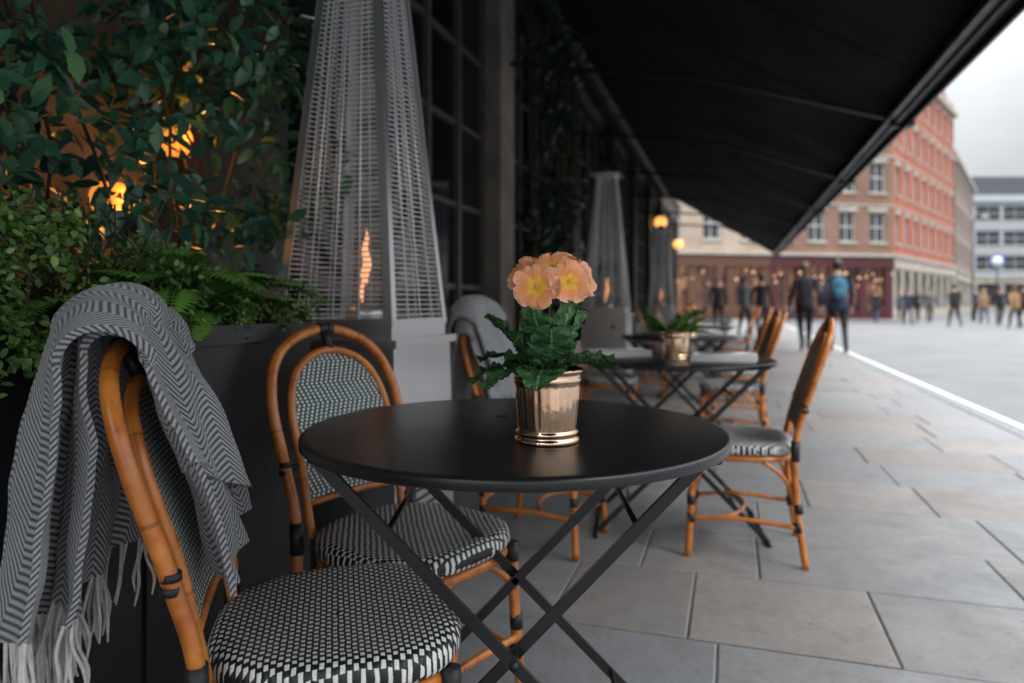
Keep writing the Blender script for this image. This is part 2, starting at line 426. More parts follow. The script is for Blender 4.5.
# ------------------------------------------------------------ pot + primrose
def pot(m,h=.132,s=1.0):
    pr=[(.0001,.003),(.046,.003),(.0575,0),(.0585,.004),(.0575,.008),(.0545,.010),(.0545,.014),(.0565,.016),(.0565,.020),(.0525,.023)]
    n=10
    for i in range(n+1):
        t=i/n; pr.append((.0525+.0065*t,.024+(h-.05)*t))
    pr+=[(.0615,h-.022),(.0615,h-.018),(.060,h-.015),(.060,h-.010),(.0635,h-.007),(.0645,h-.003),(.0635,h),(.061,h),(.0575,h-.006),(.057,h-.02),(.0001,h-.02)]
    pr=[(r*s,z) for r,z in pr]
    m.lathe(pr,copper,seg=144,ripple=lambda a,i:.008*math.sin(a*24) if 10<i<20 else (.006*math.sin(a*48) if i in (1,2,3,25,26) else 0))
    m.lathe([(.0001,h-.012),(.056*s,h-.014)],soil,seg=24)
def prim_leaf(m,base,az,el,L,W,curl,seed):
    d=Vector((math.cos(az),math.sin(az),0)); up=Vector((0,0,1)); side=up.cross(d)
    pts=[];p=Vector(base);e=el;N=22
    for i in range(N+1):
        pts.append((p.copy(),e)); t=d*math.cos(e)+up*math.sin(e); p+=t*(L/N); e-=curl/N
    def f(i,j):
        k=int(round(i*N)); p,e=pts[k]; n=up*math.cos(e)-d*math.sin(e)
        w=W*(.14+.86*math.sin(math.pi*min(1,max(0,(i-.10)/.93))**.9)**.75) if i>.10 else W*.14
        if i>.97:w*=.6
        v=j*2-1
        edge=abs(v)**2
        q=Vector((p.x*60+seed,p.y*60+v,p.z*60))
        h=.0045*noise.noise(q)+ .008*edge*math.sin(i*30+seed+v*2)*.6+.009*abs(v)**1.3*(W/.03)*.6 +.003*math.sin(i*56-abs(v)*8)
        return p+side*(v*w*(1+.08*math.sin(i*38+seed)))+n*h
    m.grid(f,N,14,prim,lambda i,j:(i,j*2-1))
def flower(m,c,n,rad,seed):
    n=Vector(n).normalized(); a=n.orthogonal().normalized(); b=n.cross(a); c=Vector(c)
    for k in range(5):
        th=2*math.pi*k/5+seed; d=a*math.cos(th)+b*math.sin(th); s_=n.cross(d)
        NI,NJ=10,12; tw=.13*(1 if k%2 else -1)+.05*math.sin(seed*3+k)
        cup=.16+.10*math.sin(seed*5+k*2.1)
        def f(i,j):
            r=i; v=j*2-1
            wd=.10+.50*math.sin(min(1,r*1.02)*math.pi*.56)**1.1
            if r>.8: wd*=math.sqrt(max(0.02,1-((r-.8)/.235)**2))
            notch=.12*r**6*math.exp(-(v/.28)**2)
            rr=rad*(r*1.0-notch)
            h=rad*(.20*r**1.3-cup*r**3 + .06*math.cos(v*3.0+k*2+seed)*r*r + tw*v*r*.6+ .05*math.sin(v*7+seed+k)*r*r*r)
            return c+d*rr+s_*(v*wd*rad*1.04)+n*(h+.0006*k)
        m.grid(f,NI,NJ,pet,lambda i,j:(i,j))
    m.ball(c+n*rad*.03,rad*.07,pet,seg=8,rings=6)
def primrose():
    m=MB(); pot(m); z=.122
    rnd=random.Random(5)
    N=11
    for i in range(N):
        az=i*2.399+.3; prim_leaf(m,(.02*math.cos(az),.02*math.sin(az),z-.008),az,math.radians(rnd.uniform(34,54)),rnd.uniform(.108,.132),rnd.uniform(.034,.041),math.radians(rnd.uniform(62,95)),i*3.1)
    for i in range(8):
        az=i*2.399+1.1; prim_leaf(m,(.018*math.cos(az),.018*math.sin(az),z-.01),az,math.radians(rnd.uniform(62,80)),rnd.uniform(.120,.152),rnd.uniform(.036,.042),math.radians(rnd.uniform(12,42)),i*2.3+9)
    prim_leaf(m,(.006,-.032,z-.01),math.radians(-92),math.radians(82),.112,.040,math.radians(45),4.4)
    fl=[(-.028,-.052,.170,(-.18,-.97,.20),.036),(.028,-.048,.178,(.20,-.95,.25),.034),(-.002,-.030,.203,(-.05,-.80,.62),.031),(.054,-.022,.183,(.65,-.65,.35),.029),
        (-.052,-.015,.193,(-.7,-.6,.45),.029),(.026,-.006,.212,(.2,-.5,.85),.030),(-.028,.008,.214,(-.3,-.3,.9),.030),(.004,.030,.210,(0,.3,1),.029),(.045,.022,.200,(.7,.4,.7),.028),(-.045,.035,.198,(-.6,.6,.7),.028)]
    for i,(x,y,zz,n,r) in enumerate(fl):
        c=Vector((x*1.0+.008,y,zz+.106)); flower(m,c,n,r*1.12,i*1.7+.4)
        m.tube([(x*.2,y*.2,z),(x*.5,y*.5,z+.06),c-Vector(n).normalized()*.004],.0016,fernm,seg=6,sub=4)
    return m
primrose().obj('potted_primrose',(-.317,1.211,.75),math.radians(17))
def smallplant(h,n,flow=None):
    m=MB(); pot(m,.125)
    for i in range(n):
        az=R()*6.28; d=Vector((math.cos(az),math.sin(az),U(.3,1.6))).normalized()
        b=Vector((.03*math.cos(az),.03*math.sin(az),.11))
        m.leaf(b,d,(0,0,1),U(.07,h),U(.02,.035),fernm,droop=.35)
    if flow:
        for i in range(9):
            v=rv(); v.z=abs(v.z); flower(m,Vector((0,0,.20))+v*.05,v+Vector((0,0,.3)),.02,i)
            m.tube([(0,0,.11),Vector((0,0,.20))+v*.048],.0015,fernm,seg=5,sub=1)
    return m
smallplant(.15,60).obj('potted_fern',(-.235,3.10,.75))
smallplant(.12,40,True).obj('potted_flower',(-.30,5.2,.75))
smallplant(.14,50).obj('potted_fern',(-.36,7.5,.75))
def menu(loc,deg):
    m=MB()
    for k in range(4):
        z=.007*k; m.box(-.13,.13,-.09,.09,z,z+.0062,paper,lambda v,k=k:Vector((v.x-v.y*.03*k,v.y+v.x*.03*k+.004*k,v.z+.02*max(0,v.x-.08))))
    m.tube([(-.1,-.05,.032),(.11,-.03,.034)],.004,steel,sub=1)
    m.obj('folded_napkin',loc,math.radians(deg))
menu((-.50,3.20,.751),30); menu((-.03,3.08,.751),-5); menu((-.2,5.45,.751),5)
# ------------------------------------------------------------ blankets
def hoopz(y):
    return .925-.125*(min(1,abs(y)/.19))**2.6
def blanket(name,loc,deg,mat,layers,fringe_rows):
    m=MB()
    for li,(y0,y1,zf0,zf1,zb0,zb1,th,flare,amp,nf,ph,shrink) in enumerate(layers):
        NU,NV=56,110
        def pt(u,v,off=0):
            y=y0+(y1-y0)*u
            zt=hoopz(y)+.018+th
            zf=zf0+(zf1-zf0)*u; zb=zb0+(zb1-zb0)*u
            Lf=zt-zf; Lb=zt-zb; arc=math.pi*(.028+th)
            s=v*(Lf+arc+Lb)
            bxt=bx(zt-.02)
            rad=.028+th
            if s<Lf:
                k=(Lf-s); z=zt-k; x=bx(max(.45,z))+rad+ .01; d=k; sgn=1
            elif s<Lf+arc:
                a=(s-Lf)/arc*math.pi; x=bxt+rad*math.cos(a); z=zt+rad*math.sin(a)*.9; d=0; sgn=math.cos(a)
                x+=.01*math.cos(a) if a<1.57 else 0
            else:
                k=s-Lf-arc; z=zt-k; x=bxt-rad-flare*(k/.45)**1.0; d=k; sgn=-1
            g=min(1,.25+d/.18)
            w=amp*g*math.sin(2*math.pi*nf*u+ph+.9*math.sin(d*7+ph))
            w+=amp*.5*g*math.sin(2*math.pi*nf*2.3*u+ph*2+d*4)
            w+=.010*noise.noise(Vector((u*5+li*7,v*7,ph)))+.004*noise.noise(Vector((u*14,v*18,ph+3)))
            x+=w+ sgn*off
            z+=.006*noise.noise(Vector((u*6+3,v*5,li)))
            if d==0: z+=w*.35+off
            cy=(y0+y1)/2; y=cy+(y-cy)*(1+shrink*d)+ .012*math.sin(v*9+ph)
            return Vector((x,y,z)),s
        m.grid(lambda u,v:pt(u,v,.005)[0],NU,NV,mat,lambda u,v:((y1-y0)*u*1.25,pt(u,v)[1]))
        m.grid(lambda u,v:pt(u,v,-.005)[0],NU,NV,mat,lambda u,v:((y1-y0)*u*1.25,pt(u,v)[1]))
        for uu in (0,1):
            m.grid(lambda a,v:pt(uu,v,.005-.01*a)[0],1,NV,mat,lambda a,v:(a*.01,pt(uu,v)[1]))
        for vv in (0,1):
            m.grid(lambda u,a:pt(u,vv,.005-.01*a)[0],NU,1,mat,lambda u,a:((y1-y0)*u*1.25,a*.01))
        for (lay,end,n,l) in fringe_rows:
            if lay!=li: continue
            for i in range(n):
                u=(i+.5)/n; p=pt(u,end)[0]+Vector((U(-.006,.006),0,.004))
                q=Vector((U(-.02,.02),U(-.014,.014),-l*U(.85,1.1)))
                m.tube([p,p+q*.35+Vector((U(-.006,.006),U(-.006,.006),0)),p+q*.7+Vector((U(-.008,.008),U(-.006,.006),0)),p+q],[.0034,.003,.0034,.0018],fringem,seg=6,sub=3)
    return m.obj(name,loc,math.radians(deg))
blanket('wool_blanket',(-.665,1.08,0),32,blank1,[
   (-.110,.17,.54,.60,.52,.56,.008,.03,.014,2.2,.6,.12),
   (-.145,.15,.76,.62,.52,.48,.030,.07,.024,1.7,2.4,.10),
   ],[(0,1,40,.12),(1,1,90,.16)])
blanket('wool_throw',(-.74,2.84,0),-8,blank2,[
   (-.185,.17,.58,.62,.56,.55,.012,.06,.014,2.0,1.6,.10),
   (-.165,.14,.66,.66,.62,.62,.032,.09,.014,1.4,.4,.10)],[(0,0,36,.06),(0,1,36,.06)])
# ------------------------------------------------------------ heater
def heater_mesh():
    m=MB()
    def frus(h0,z0,h1,z1,mat):
        vs=[(-h0,-h0,z0),(h0,-h0,z0),(h0,h0,z0),(-h0,h0,z0),(-h1,-h1,z1),(h1,-h1,z1),(h1,h1,z1),(-h1,h1,z1)]
        m.add(vs,[(3,2,1,0),(4,5,6,7),(0,1,5,4),(1,2,6,5),(2,3,7,6),(3,0,4,7)],mat)
    frus(.25,.03,.25,.07,steel); frus(.232,.07,.218,.86,steel); frus(.236,.86,.236,.885,steel); frus(.205,.885,.205,.93,steel)
    for x in (-.2,.2):
        m.tube([(x,-.22,.028),(x,-.17,.028)],.027,darkmetal,sub=1,seg=14); m.tube([(x,.17,.028),(x,.22,.028)],.027,darkmetal,sub=1,seg=14)
    m.box(-.17,.17,-.2335,-.231,.118,.124,darkmetal)
    m.tube([(.10,-.228,.76),(.10,-.245,.76)],.018,darkmetal,sub=1,seg=14)
    for q in range(5): m.box(.2195,.2275,-.09,.09,.30+.03*q,.31+.03*q,darkmetal)
    def hh(z): return .208-.092*(z-.93)/1.03
    z0,z1=.93,2.24
    for sx in (1,-1):
        for sy in (1,-1):
            p=(sx*hh(z0),sy*hh(z0),z0);q=(sx*hh(z1),sy*hh(z1),z1)
            m.bar((p[0]-sx*.014,p[1],p[2]),(q[0]-sx*.010,q[1],q[2]),.028,.003,steel,Vector((0,1,0)))
            m.bar((p[0],p[1]-sy*.014,p[2]),(q[0],q[1]-sy*.010,q[2]),.028,.003,steel,Vector((1,0,0)))
    z=z0+.012
    while z<z1:
        h=hh(z)-.004
        for a,b in (((-h,-h,z),(h,-h,z)),((h,-h,z),(h,h,z)),((h,h,z),(-h,h,z)),((-h,h,z),(-h,-h,z))):
            m.tube([a,b],.0021,wire,seg=4,sub=1,cap=False)
        z+=.0165
    for t in (-.45,0,.45):
        for f in range(4):
            h0=hh(z0)-.001;h1=hh(z1)-.001
            P={0:lambda h:(t*h,-h),1:lambda h:(h,t*h),2:lambda h:(t*h,h),3:lambda h:(-h,t*h)}[f]
            m.tube([(*P(h0),z0),(*P(h1),z1)],.003,wire,seg=5,sub=1)
    for f in (z0+.006,z1):
        h=hh(f)
        for a,b in (((-h,-h,f),(h,-h,f)),((h,-h,f),(h,h,f)),((h,h,f),(-h,h,f)),((-h,h,f),(-h,-h,f))):
            m.bar(a,b,.02,.004,steel,(Vector((0,1,0)) if abs(a[1]-b[1])<1e-6 else Vector((1,0,0))))
    frus(.15,2.25,.15,2.27,steel); frus(.13,2.27,.02,2.36,steel)
    m.tube([(0,0,.93),(0,0,.985)],.065,steel,sub=1,seg=24)
    m.tube([(0,0,.985),(0,0,2.2)],.05,tubeglass,sub=1,seg=28,cap=False)
    m.tube([(.004,0,1.06),(-.006,.004,1.09),(.008,-.003,1.13),(-.003,.002,1.18),(.006,0,1.22),(.002,0,1.25)],[.004,.014,.015,.011,.006,.001],flame,seg=10,sub=5)
    m.tube([(-.012,0,1.0),(-.018,.004,1.03),(-.010,-.003,1.06),(-.014,.002,1.08)],[.003,.008,.006,.001],flame,seg=8,sub=5)
    return m.mesh('patio_heater')
HT=heater_mesh()
inst('patio_heater',HT,(-1.187,2.10,0)); inst('patio_heater',HT,(-1.187,6.9,0)); inst('patio_heater',HT,(-1.187,12.5,0))
# ------------------------------------------------------------ planter
m=MB()
m.box(-1.78,-1.15,-1.2,1.72,.04,.90,planterm)
m.box(-1.80,-1.13,-1.22,-1.19,.90,.945,planterm); m.box(-1.80,-1.13,1.69,1.74,.90,.945,planterm)
m.box(-1.172,-1.13,-1.19,1.69,.90,.945,planterm); m.box(-1.80,-1.76,-1.19,1.69,.90,.945,planterm)
m.box(-1.147,-1.138,-1.2,1.72,.04,.12,planterm)
for y in (-.6,.0,.6,1.15): m.box(-1.149,-1.142,y-.02,y+.02,.121,.899,planterm)
m.box(-1.75,-1.18,-1.18,1.68,.901,.91,soil)
for y in (-1.1,0,1.6):
    m.box(-1.7,-1.6,y,y+.08,0,.04,planterm); m.box(-1.3,-1.2,y,y+.08,0,.04,planterm)
m.obj('planter_box')
def leafmass(m,clusters,mat,L0,L1,wr,out=Vector((1,-.25,.1)),drp=.2):
    for (c,rad,n) in clusters:
        c=Vector(c); tone=U(-.2,.2)
        for i in range(n):
            v=rv()*rad*(R()**.45); p=c+v
            d=(rv()+out*.5+Vector((0,0,-.45))+v.normalized()*.5)
            nn=rv()*.7+out+Vector((0,0,.9))
            L=U(L0,L1); m.leaf(p,d,nn,L,L*U(wr*.8,wr*1.2),mat,min(1,max(0,R()+tone)),droop=U(0,drp*2))
m=MB()
cl=[]
random.seed(21)
for i in range(330):
    y=U(.45,2.28); z=1.0+2.0*R(); x=U(-1.88,-1.36)
    if abs(y-1.75)<.20 and 1.15<z<1.60 and R()<.72: continue
    if y>2.0 and (z<1.25 or R()<.35): continue
    cl.append(((x,y,z),U(.08,.17),int(U(16,30))))
leafmass(m,cl,ivym,.050,.088,.46)
for i in range(12):
    y=U(.8,2.0); x=U(-1.85,-1.6); pts=[(x,y,.9)]
    yy,xx=y,x
    for k in range(7):
        yy+=U(-.14,.14); xx+=U(-.06,.04); pts.append((min(-1.5,max(-1.95,xx)),yy,1.15+k*.28))
    m.tube(pts,[.006,.006,.005,.005,.004,.004,.003,.002],stemm,seg=6,sub=4)
m.obj('climbing_shrub')
m=MB(); random.seed(4); cl=[]
for i in range(60):
    y=U(.50,1.34); x=U(-1.5,-1.13); z=.97+U(0,.22)*(1 if y<1.15 else .6); cl.append(((x,y,z),U(.05,.09),80))
for i in range(16): cl.append(((U(-1.14,-1.07),U(.72,1.05),U(.82,1.0)),U(.04,.06),60))
leafmass(m,cl,boxm,.012,.022,.6,drp=.1)
for i in range(40):
    y=U(.6,1.35);x=U(-1.45,-1.15); m.tube([(x,y,.91),(x+U(-.05,.05),y+U(-.05,.05),1.05),(x+U(-.1,.1),y+U(-.1,.1),1.2)],.002,stemm,seg=4,sub=2)
m.obj('box_shrub')
m=MB(); cl=[]
for i in range(34):
    cl.append(((U(-1.45,-1.13),U(1.42,1.70),.96+U(-.03,.06)),U(.03,.055),70))
leafmass(m,cl,boxm,.010,.020,.65,drp=.1)
m.obj('creeping_shrub')
def fern(loc,n,L,seed):
    m=MB(); random.seed(seed)
    for i in range(n):
        az=R()*6.28; el=math.radians(U(40,78)); p=Vector((0,0,0)); d=Vector((math.cos(az),math.sin(az),0)); LL=L*U(.75,1.1)
        side=Vector((-d.y,d.x,0)); N=24; pts=[]; rn=R()
        for k in range(N):
            t=d*math.cos(el)+Vector((0,0,math.sin(el))); p=p+t*(LL/N); el-=math.radians(U(3,5)); pts.append(p.copy())
            if k>3:
                w=.055*math.sin(math.pi*(k-2)/(N-1.5))**.7*(L/.3)
                nn=Vector((0,0,1))-t*t.z
                for sg in (1,-1): m.leaf(p,side*sg+t*.35-Vector((0,0,.12)),nn,w,.013*(L/.3),fernm,rn,.1)
        m.tube(pts[::4]+[pts[-1]],.0018,fernm,seg=5,sub=2)
    return m.obj('fern',loc)
fern((-1.28,1.38,.93),28,.36,3); fern((-1.40,1.15,.93),16,.30,8); fern((-1.34,1.58,.93),14,.26,9)
m=MB(); random.seed(12); cl=[]
for i in range(80): cl.append(((U(-1.95,-1.72),U(6.25,8.5),U(.9,4.2)),U(.15,.28),26))
for i in range(30): cl.append(((U(-1.95,-1.75),U(9.6,12.0),U(1.2,4.1)),U(.15,.28),22))
leafmass(m,cl,ivyd,.06,.10,.6)
for i in range(10):
    y=U(6.4,8.4); m.tube([(-1.85,y,0),(-1.85,y+U(-.1,.1),1.2),(-1.88,y+U(-.2,.2),2.6),(-1.88,y+U(-.2,.2),4)],.012,stemm,seg=6)
m.obj('climbing_ivy')
# ------------------------------------------------------------ shopfront building
m=MB(); SH=3.85
m.box(-2.3,-2.0,-4,2.02,0,SH,stonem)
for z in (.6,1.2,1.8,2.4,3.0): m.box(-2.001,-1.996,-4,2.02,z-.006,z+.006,mortar)
m.box(-2.3,-1.98,2.02,2.78,0,SH,brownpaint)
m.box(-1.98,-1.965,2.12,2.70,.3,3.1,brownpaint)
m.box(-2.75,-2.70,2.78,3.70,0,SH,brownpaint); m.box(-2.70,-2.66,2.92,3.56,.1,2.5,blackpaint)
m.box(-2.75,-2.30,2.73,2.78,0,SH,blackpaint); m.box(-2.75,-1.95,3.70,3.86,0,SH,blackpaint)
def winrun(y0,y1,n):
    m.box(-2.25,-1.98,y0,y1,0,.48,blackpaint); m.box(-2.0,-1.94,y0,y1,.48,.53,frame_m)
    w=(y1-y0)/n
    for i in range(n+1):
        y=y0+i*w; m.box(-2.10,-2.0,y-.028,y+.028,.53,SH-.2,frame_m)
    for z in (1.12,1.75,2.38,3.0):
        for i in range(n): m.box(-2.08,-2.02,y0+i*w+.028,y0+(i+1)*w-.028,z-.018,z+.018,frame_m)
    m.box(-2.12,-1.98,y0,y1,SH-.2,SH,blackpaint)
    m.box(-2.055,-2.045,y0+.03,y1-.03,.53,SH-.2,shopglass)
winrun(3.86,5.56,3)
m.box(-2.3,-1.86,5.56,5.95,0,SH,stonem); m.box(-2.3,-1.82,5.52,5.99,0,.35,stonem)
y=6.0
for k in range(7):
    winrun(y,y+2.5,4); m.box(-2.3,-1.88,y+2.5,y+2.85,0,SH,blackpaint if k%2 else brownpaint); m.box(-2.3,-1.84,y+2.48,y+2.87,0,.3,blackpaint); y+=2.85
m.box(-2.31,-1.90,-4,26.5,SH,4.45,blackpaint); m.box(-2.31,-1.80,-4,26.5,4.45,4.6,stonem)
m.box(-2.3,-2.0,y,26.5,0,SH,stonem)
m.box(-6,-2.32,-4,-3.9,0,11,stonem); m.box(-6,-2.32,26.4,26.5,0,11,stonem)
shop=m.obj('shopfront_building')
brick_red=m_brick('red_brick',(.36,.080,.038),(.44,.118,.052)); brick_brown=m_brick('brown_brick',(.19,.095,.06),(.25,.135,.085)); brick_grey=m_brick('grey_brick',(.22,.17,.14),(.28,.22,.18))
whitep=simple('white_paint',(.66,.65,.62),.5,var=.08); trim=simple('stone_trim',(.38,.34,.29),.8,var=.2,scale=1.5)
maroon=simple('maroon_paint',(.065,.014,.018),.35); winglass,ntg,bg=newmat('window_glass'); bg.inputs['Base Color'].default_value=(.04,.05,.06,1); bg.inputs['Roughness'].default_value=.08; bg.inputs['Specular IOR Level'].default_value=.5
slate=simple('slate_roof',(.07,.075,.085),.6); panelm=simple('render_panel',(.36,.38,.41),.5,var=.06); cream=simple('cream_stucco',(.38,.30,.23),.8,var=.15,scale=1); brownwood=simple('brown_shop_paint',(.10,.045,.025),.4)
def facade(m,p0,p1,z0,gf,fh,nf,bays,wall,shop=None,ww=1.15,ribbon=False,cornice=trim,gl=None,arch=False):
    p0=Vector((*p0,0));p1=Vector((*p1,0)); d=(p1-p0); L=d.length; d.normalize(); n=Vector((-d.y,d.x,0))
    T=lambda v:p0+d*v.x+n*v.y+Vector((0,0,v.z))
    B=lambda x0,x1,y0,y1,a,b,mt:m.box(x0,x1,y0,y1,a,b,mt,T)
    bw=L/bays
    if gf>0:
        for i in range(bays+1):
            x=min(max(i*bw,.3),L-.3); B(x-.3,x+.3,-.05,.4,z0,z0+gf-.9,shop or trim)
        for i in range(bays):
            xa,xb=i*bw+(.6 if i==0 else .3),(i+1)*bw-(.6 if i==bays-1 else .3)
            B(xa,xb,.0,.3,z0,z0+.6,shop or trim); B(xa,xb,.2,.24,z0+.6,z0+gf-.9,gl or winglass)
            for t in (.33,.66): B(xa+(xb-xa)*t-.04,xa+(xb-xa)*t+.04,.12,.2,z0+.6,z0+gf-.9,shop or maroon)
            B(xa,xb,.12,.2,z0+gf-1.5,z0+gf-1.42,shop or maroon)
            if arch:
                cx=(xa+xb)/2; rr=(xb-xa)/2; zt=z0+gf-.9; K=8
                for q in range(K):
                    a0,a1=math.pi*q/K,math.pi*(q+1)/K
                    x0,x1=cx-rr*math.cos(a0),cx-rr*math.cos(a1); h0,h1=zt-rr+rr*math.sin(a0),zt-rr+rr*math.sin(a1)
                    vs=[T(Vector(v)) for v in ((x0,.0,h0),(x1,.0,h1),(x1,.0,zt),(x0,.0,zt),(x0,.19,h0),(x1,.19,h1))]
                    m.add(vs,[(0,1,2,3),(0,4,5,1)],shop or trim)
        B(0,L,-.14,.4,z0+gf-.9,z0+gf-.2,shop or trim); B(0,L,-.28,.4,z0+gf-.2,z0+gf,trim)
    for f in range(nf):
        a=z0+gf+f*fh; b=a+fh; wa=a+(.75 if not ribbon else .9); wb=b-.5
        for i in range(bays):
            x0=i*bw; cx=x0+bw/2; w=(ww if not ribbon else bw-.35)/2
            B(x0,cx-w,0,.35,a,b,wall); B(cx+w,x0+bw,0,.35,a,b,wall)
            B(cx-w,cx+w,0,.35,a,wa,wall); B(cx-w,cx+w,0,.35,wb,b,wall)
            B(cx-w,cx+w,.2,.24,wa,wb,winglass)
            fr=.055
            B(cx-w,cx-w+fr,.12,.2,wa,wb,whitep);B(cx+w-fr,cx+w,.12,.2,wa,wb,whitep)
            B(cx-w+fr,cx+w-fr,.12,.2,wa,wa+fr,whitep);B(cx-w+fr,cx+w-fr,.12,.2,wb-fr,wb,whitep)
            B(cx-w+fr,cx+w-fr,.14,.2,(wa+wb)/2-.03,(wa+wb)/2+.03,whitep)
            B(cx-.02,cx+.02,.15,.2,wa+fr,wb-fr,whitep)
            B(cx-w-.12,cx+w+.12,-.09,-.001,wa-.14,wa,trim)
            if not ribbon: B(cx-w-.14,cx+w+.14,-.05,-.001,wb,wb+.26,trim)
        B(0,L,-.06,-.001,b-.14,b-.03,trim)
    t=z0+gf+nf*fh
    B(-.1,L+.1,-.35,.4,t,t+.35,cornice); B(0,L,-.02,.35,t+.35,t+1.0,wall)
    return T,t+1.0,L
facade(m2:=MB(),(-2.0,-4),(-2.0,26.5),4.6,0,3.2,2,10,brick_brown); o=m2.obj('upper_storeys'); o.parent=shop
def lantern(name,loc,r=.08,e=6,gm=amber):
    m=MB(); m.ball((0,0,0),r,gm,seg=20); m.tube([(0,0,r*.9),(0,0,r*1.5),(-.06,0,r*1.9),(-.14,0,r*1.9)],.010,darkmetal); m.lathe([(.0001,r*1.25),(r*.45,r*1.2),(r*.6,r*.8)],darkmetal)
    m.lathe([(.0001,-r*1.1),(r*.3,-r*1.05),(r*.35,-r*.9)],darkmetal)
    o=m.obj(name,loc)
    if e:
        l=bpy.data.lights.new(name+'_light','POINT'); l.energy=e; l.color=(1,.38,.08); l.shadow_soft_size=r; lo=bpy.data.objects.new('glow',l); col.objects.link(lo); lo.parent=o; lo.location=(r*1.2,0,0)
lantern('wall_lamp',(-1.84,1.93,1.56),.065,2.6); lantern('wall_lamp',(-1.84,1.68,1.32),.06,2.6)
for p in ((-1.72,18,3.03),(-1.72,24,2.95)): lantern('wall_lantern',p,.16,0,amber2)
# ------------------------------------------------------------ awning
m=MB()
X0,Z0,X1,Z1=-1.90,4.30,1.17,2.42; YA,YB=-2.2,21.3
def aw(t,y,o=0): 
    sag=-.02*math.sin(math.pi*t)-.012*abs(math.sin(math.pi*y/2.6))*math.sin(math.pi*t)
    return Vector((X0+(X1-X0)*t,y,Z0+(Z1-Z0)*t+sag+o))
m.grid(lambda i,j:aw(i,YA+(YB-YA)*j,.012),14,180,canvas_m); m.grid(lambda i,j:aw(i,YA+(YB-YA)*j,0),14,180,canvas_m)
y=YA+.65
while y<YB:
    m.grid(lambda i,j:aw(i,y+.02*(j-.5),-.004-.003*math.sin(math.pi*j)),14,4,canvas_m); y+=1.3
m.box(1.15,1.25,YA,YB,2.32,2.435,awnbar); m.box(1.252,1.275,YA,YB,2.33,2.36,awnbar); m.box(1.10,1.148,YA,YB,2.345,2.385,awnbar)
for k in range(-1,9):
    y=k*2.6+.6
    if y>YB: break
    m.tube([(-1.92,y,3.1),(-.2,y+.75,3.02),(1.1,y,2.38)],.022,darkmetal,sub=1,seg=8)
    m.box(1.13,1.285,y-.05,y+.05,2.30,2.45,darkmetal)
m.box(-1.92,-1.78,YA,YB,4.25,4.42,awnbar)
for y in (YA,YB): m.tube([aw(0,y,-.02),aw(1,y,-.02)],.02,awnbar,sub=1)
m.box(1.195,1.205,YA,YB,2.27,2.319,canvas_m)
m.obj('awning')
# ------------------------------------------------------------ ground
m=MB(); m.box(-700,700,-700,700,-.6,-.108,asphalt); m.obj('ground')
m=MB(); m.box(2.2,10.5,-20,40,-.107,-.1,asphalt); m.obj('road')
m=MB(); m.box(-6,2.0,-6,42,-.5,-.006,mortar); m.obj('pavement_base')
m=MB(); random.seed(33)
y=-2.1
while y<41.5:
    d=U(.40,.60); x=-2.6-U(0,.6)
    while x<2.04:
        w=U(.42,1.0); xa=max(x,-2.6); xb=min(x+w,2.04)
        if 2.04-xb<.25: xb=2.04
        if xb-xa>.05:
            g=.0030;bv=.005;h=U(-.0015,.0015); tl=U(-.0015,.0015)
            a=[(xa+g,y+g),(xb-g,y+g),(xb-g,y+d-g),(xa+g,y+d-g)]
            b=[(xa+g+bv,y+g+bv),(xb-g-bv,y+g+bv),(xb-g-bv,y+d-g-bv),(xa+g+bv,y+d-g-bv)]
            vs=[(p[0],p[1],-.012) for p in a]+[(p[0],p[1],h-.003) for p in a]+[(p[0],p[1],h+tl*(i%2)) for i,p in enumerate(b)]
            fs=[(8,9,10,11)]
            for i in range(4):
                j=(i+1)%4; fs.append((i,j,4+j,4+i)); fs.append((4+i,4+j,8+j,8+i))
            m.add(vs,fs,slabm,rnd=R())
        if xb>=2.04: break
        x+=w
    y+=d
m.obj('pavement')
m=MB(); y=-6
while y<42:
    m.box(2.045,2.195,y+.003,y+.897,-.4,.002,kerbm); y+=.9
m.obj('kerb')
m=MB(); m.box(2.36,2.46,-10,40,-.0995,-.096,paintw)
m.box(3.2,4.3,8.6,8.8,-.0995,-.096,paintw)
m.obj('road_markings')
m=MB(); m.box(10.6,16,-10,30,-.5,0,slabm); m.box(10.5,10.6,-10,30,-.5,.003,kerbm); m.obj('far_pavement')
m=MB(); m.box(-14,9.3,40.8,42.6,-.5,0,slabm); m.obj('plaza_pavement')
# ------------------------------------------------------------ background buildings
m=MB(); facade(m,(-9,39.5),(2.2,45.88),-.1,4.2,3.2,4,5,cream,brownwood,gl=litwin); facade(m,(2.2,45.88),(9.94,50.3),-.1,4.2,3.2,4,4,brick_brown,maroon,gl=litwin)
T,tp,L=facade(m,(9.94,50.3),(18.3,68.7),-.1,4.2,3.2,4,8,brick_red,None,1.05,arch=True)
for cx in (6.2,14.5):
    vs=[T(Vector((cx+a,b,z))) for b in (-.02,.5) for a,z in ((-2.4,tp-1),(2.4,tp-1),(2.4,tp+.2),(1.5,tp+.5),(1.2,tp+1.6),(0,tp+2.4),(-1.2,tp+1.6),(-1.5,tp+.5),(-2.4,tp+.2))]
    m.add(vs,[tuple(range(9)),tuple(range(17,8,-1))]+[(i,(i+1)%9,9+(i+1)%9,9+i) for i in range(9)],brick_red)
    m.box(cx-.5,cx+.5,-.06,-.025,tp-.6,tp+.8,whitep,T)
for cx in (2.5,10.3,18): m.box(cx-.6,cx+.6,2,3,tp-1,tp+2.2,brick_red,T); 
for cx in (2.5,10.3,18):
    for q in (-.35,0,.35): m.tube([T(Vector((cx+q,2.5,tp+2.2))),T(Vector((cx+q,2.5,tp+2.8)))],.12,trim,sub=1)
roof=[(-9,39.9),(9.7,50.6),(18.0,68.7),(2,76),(-16,52)]
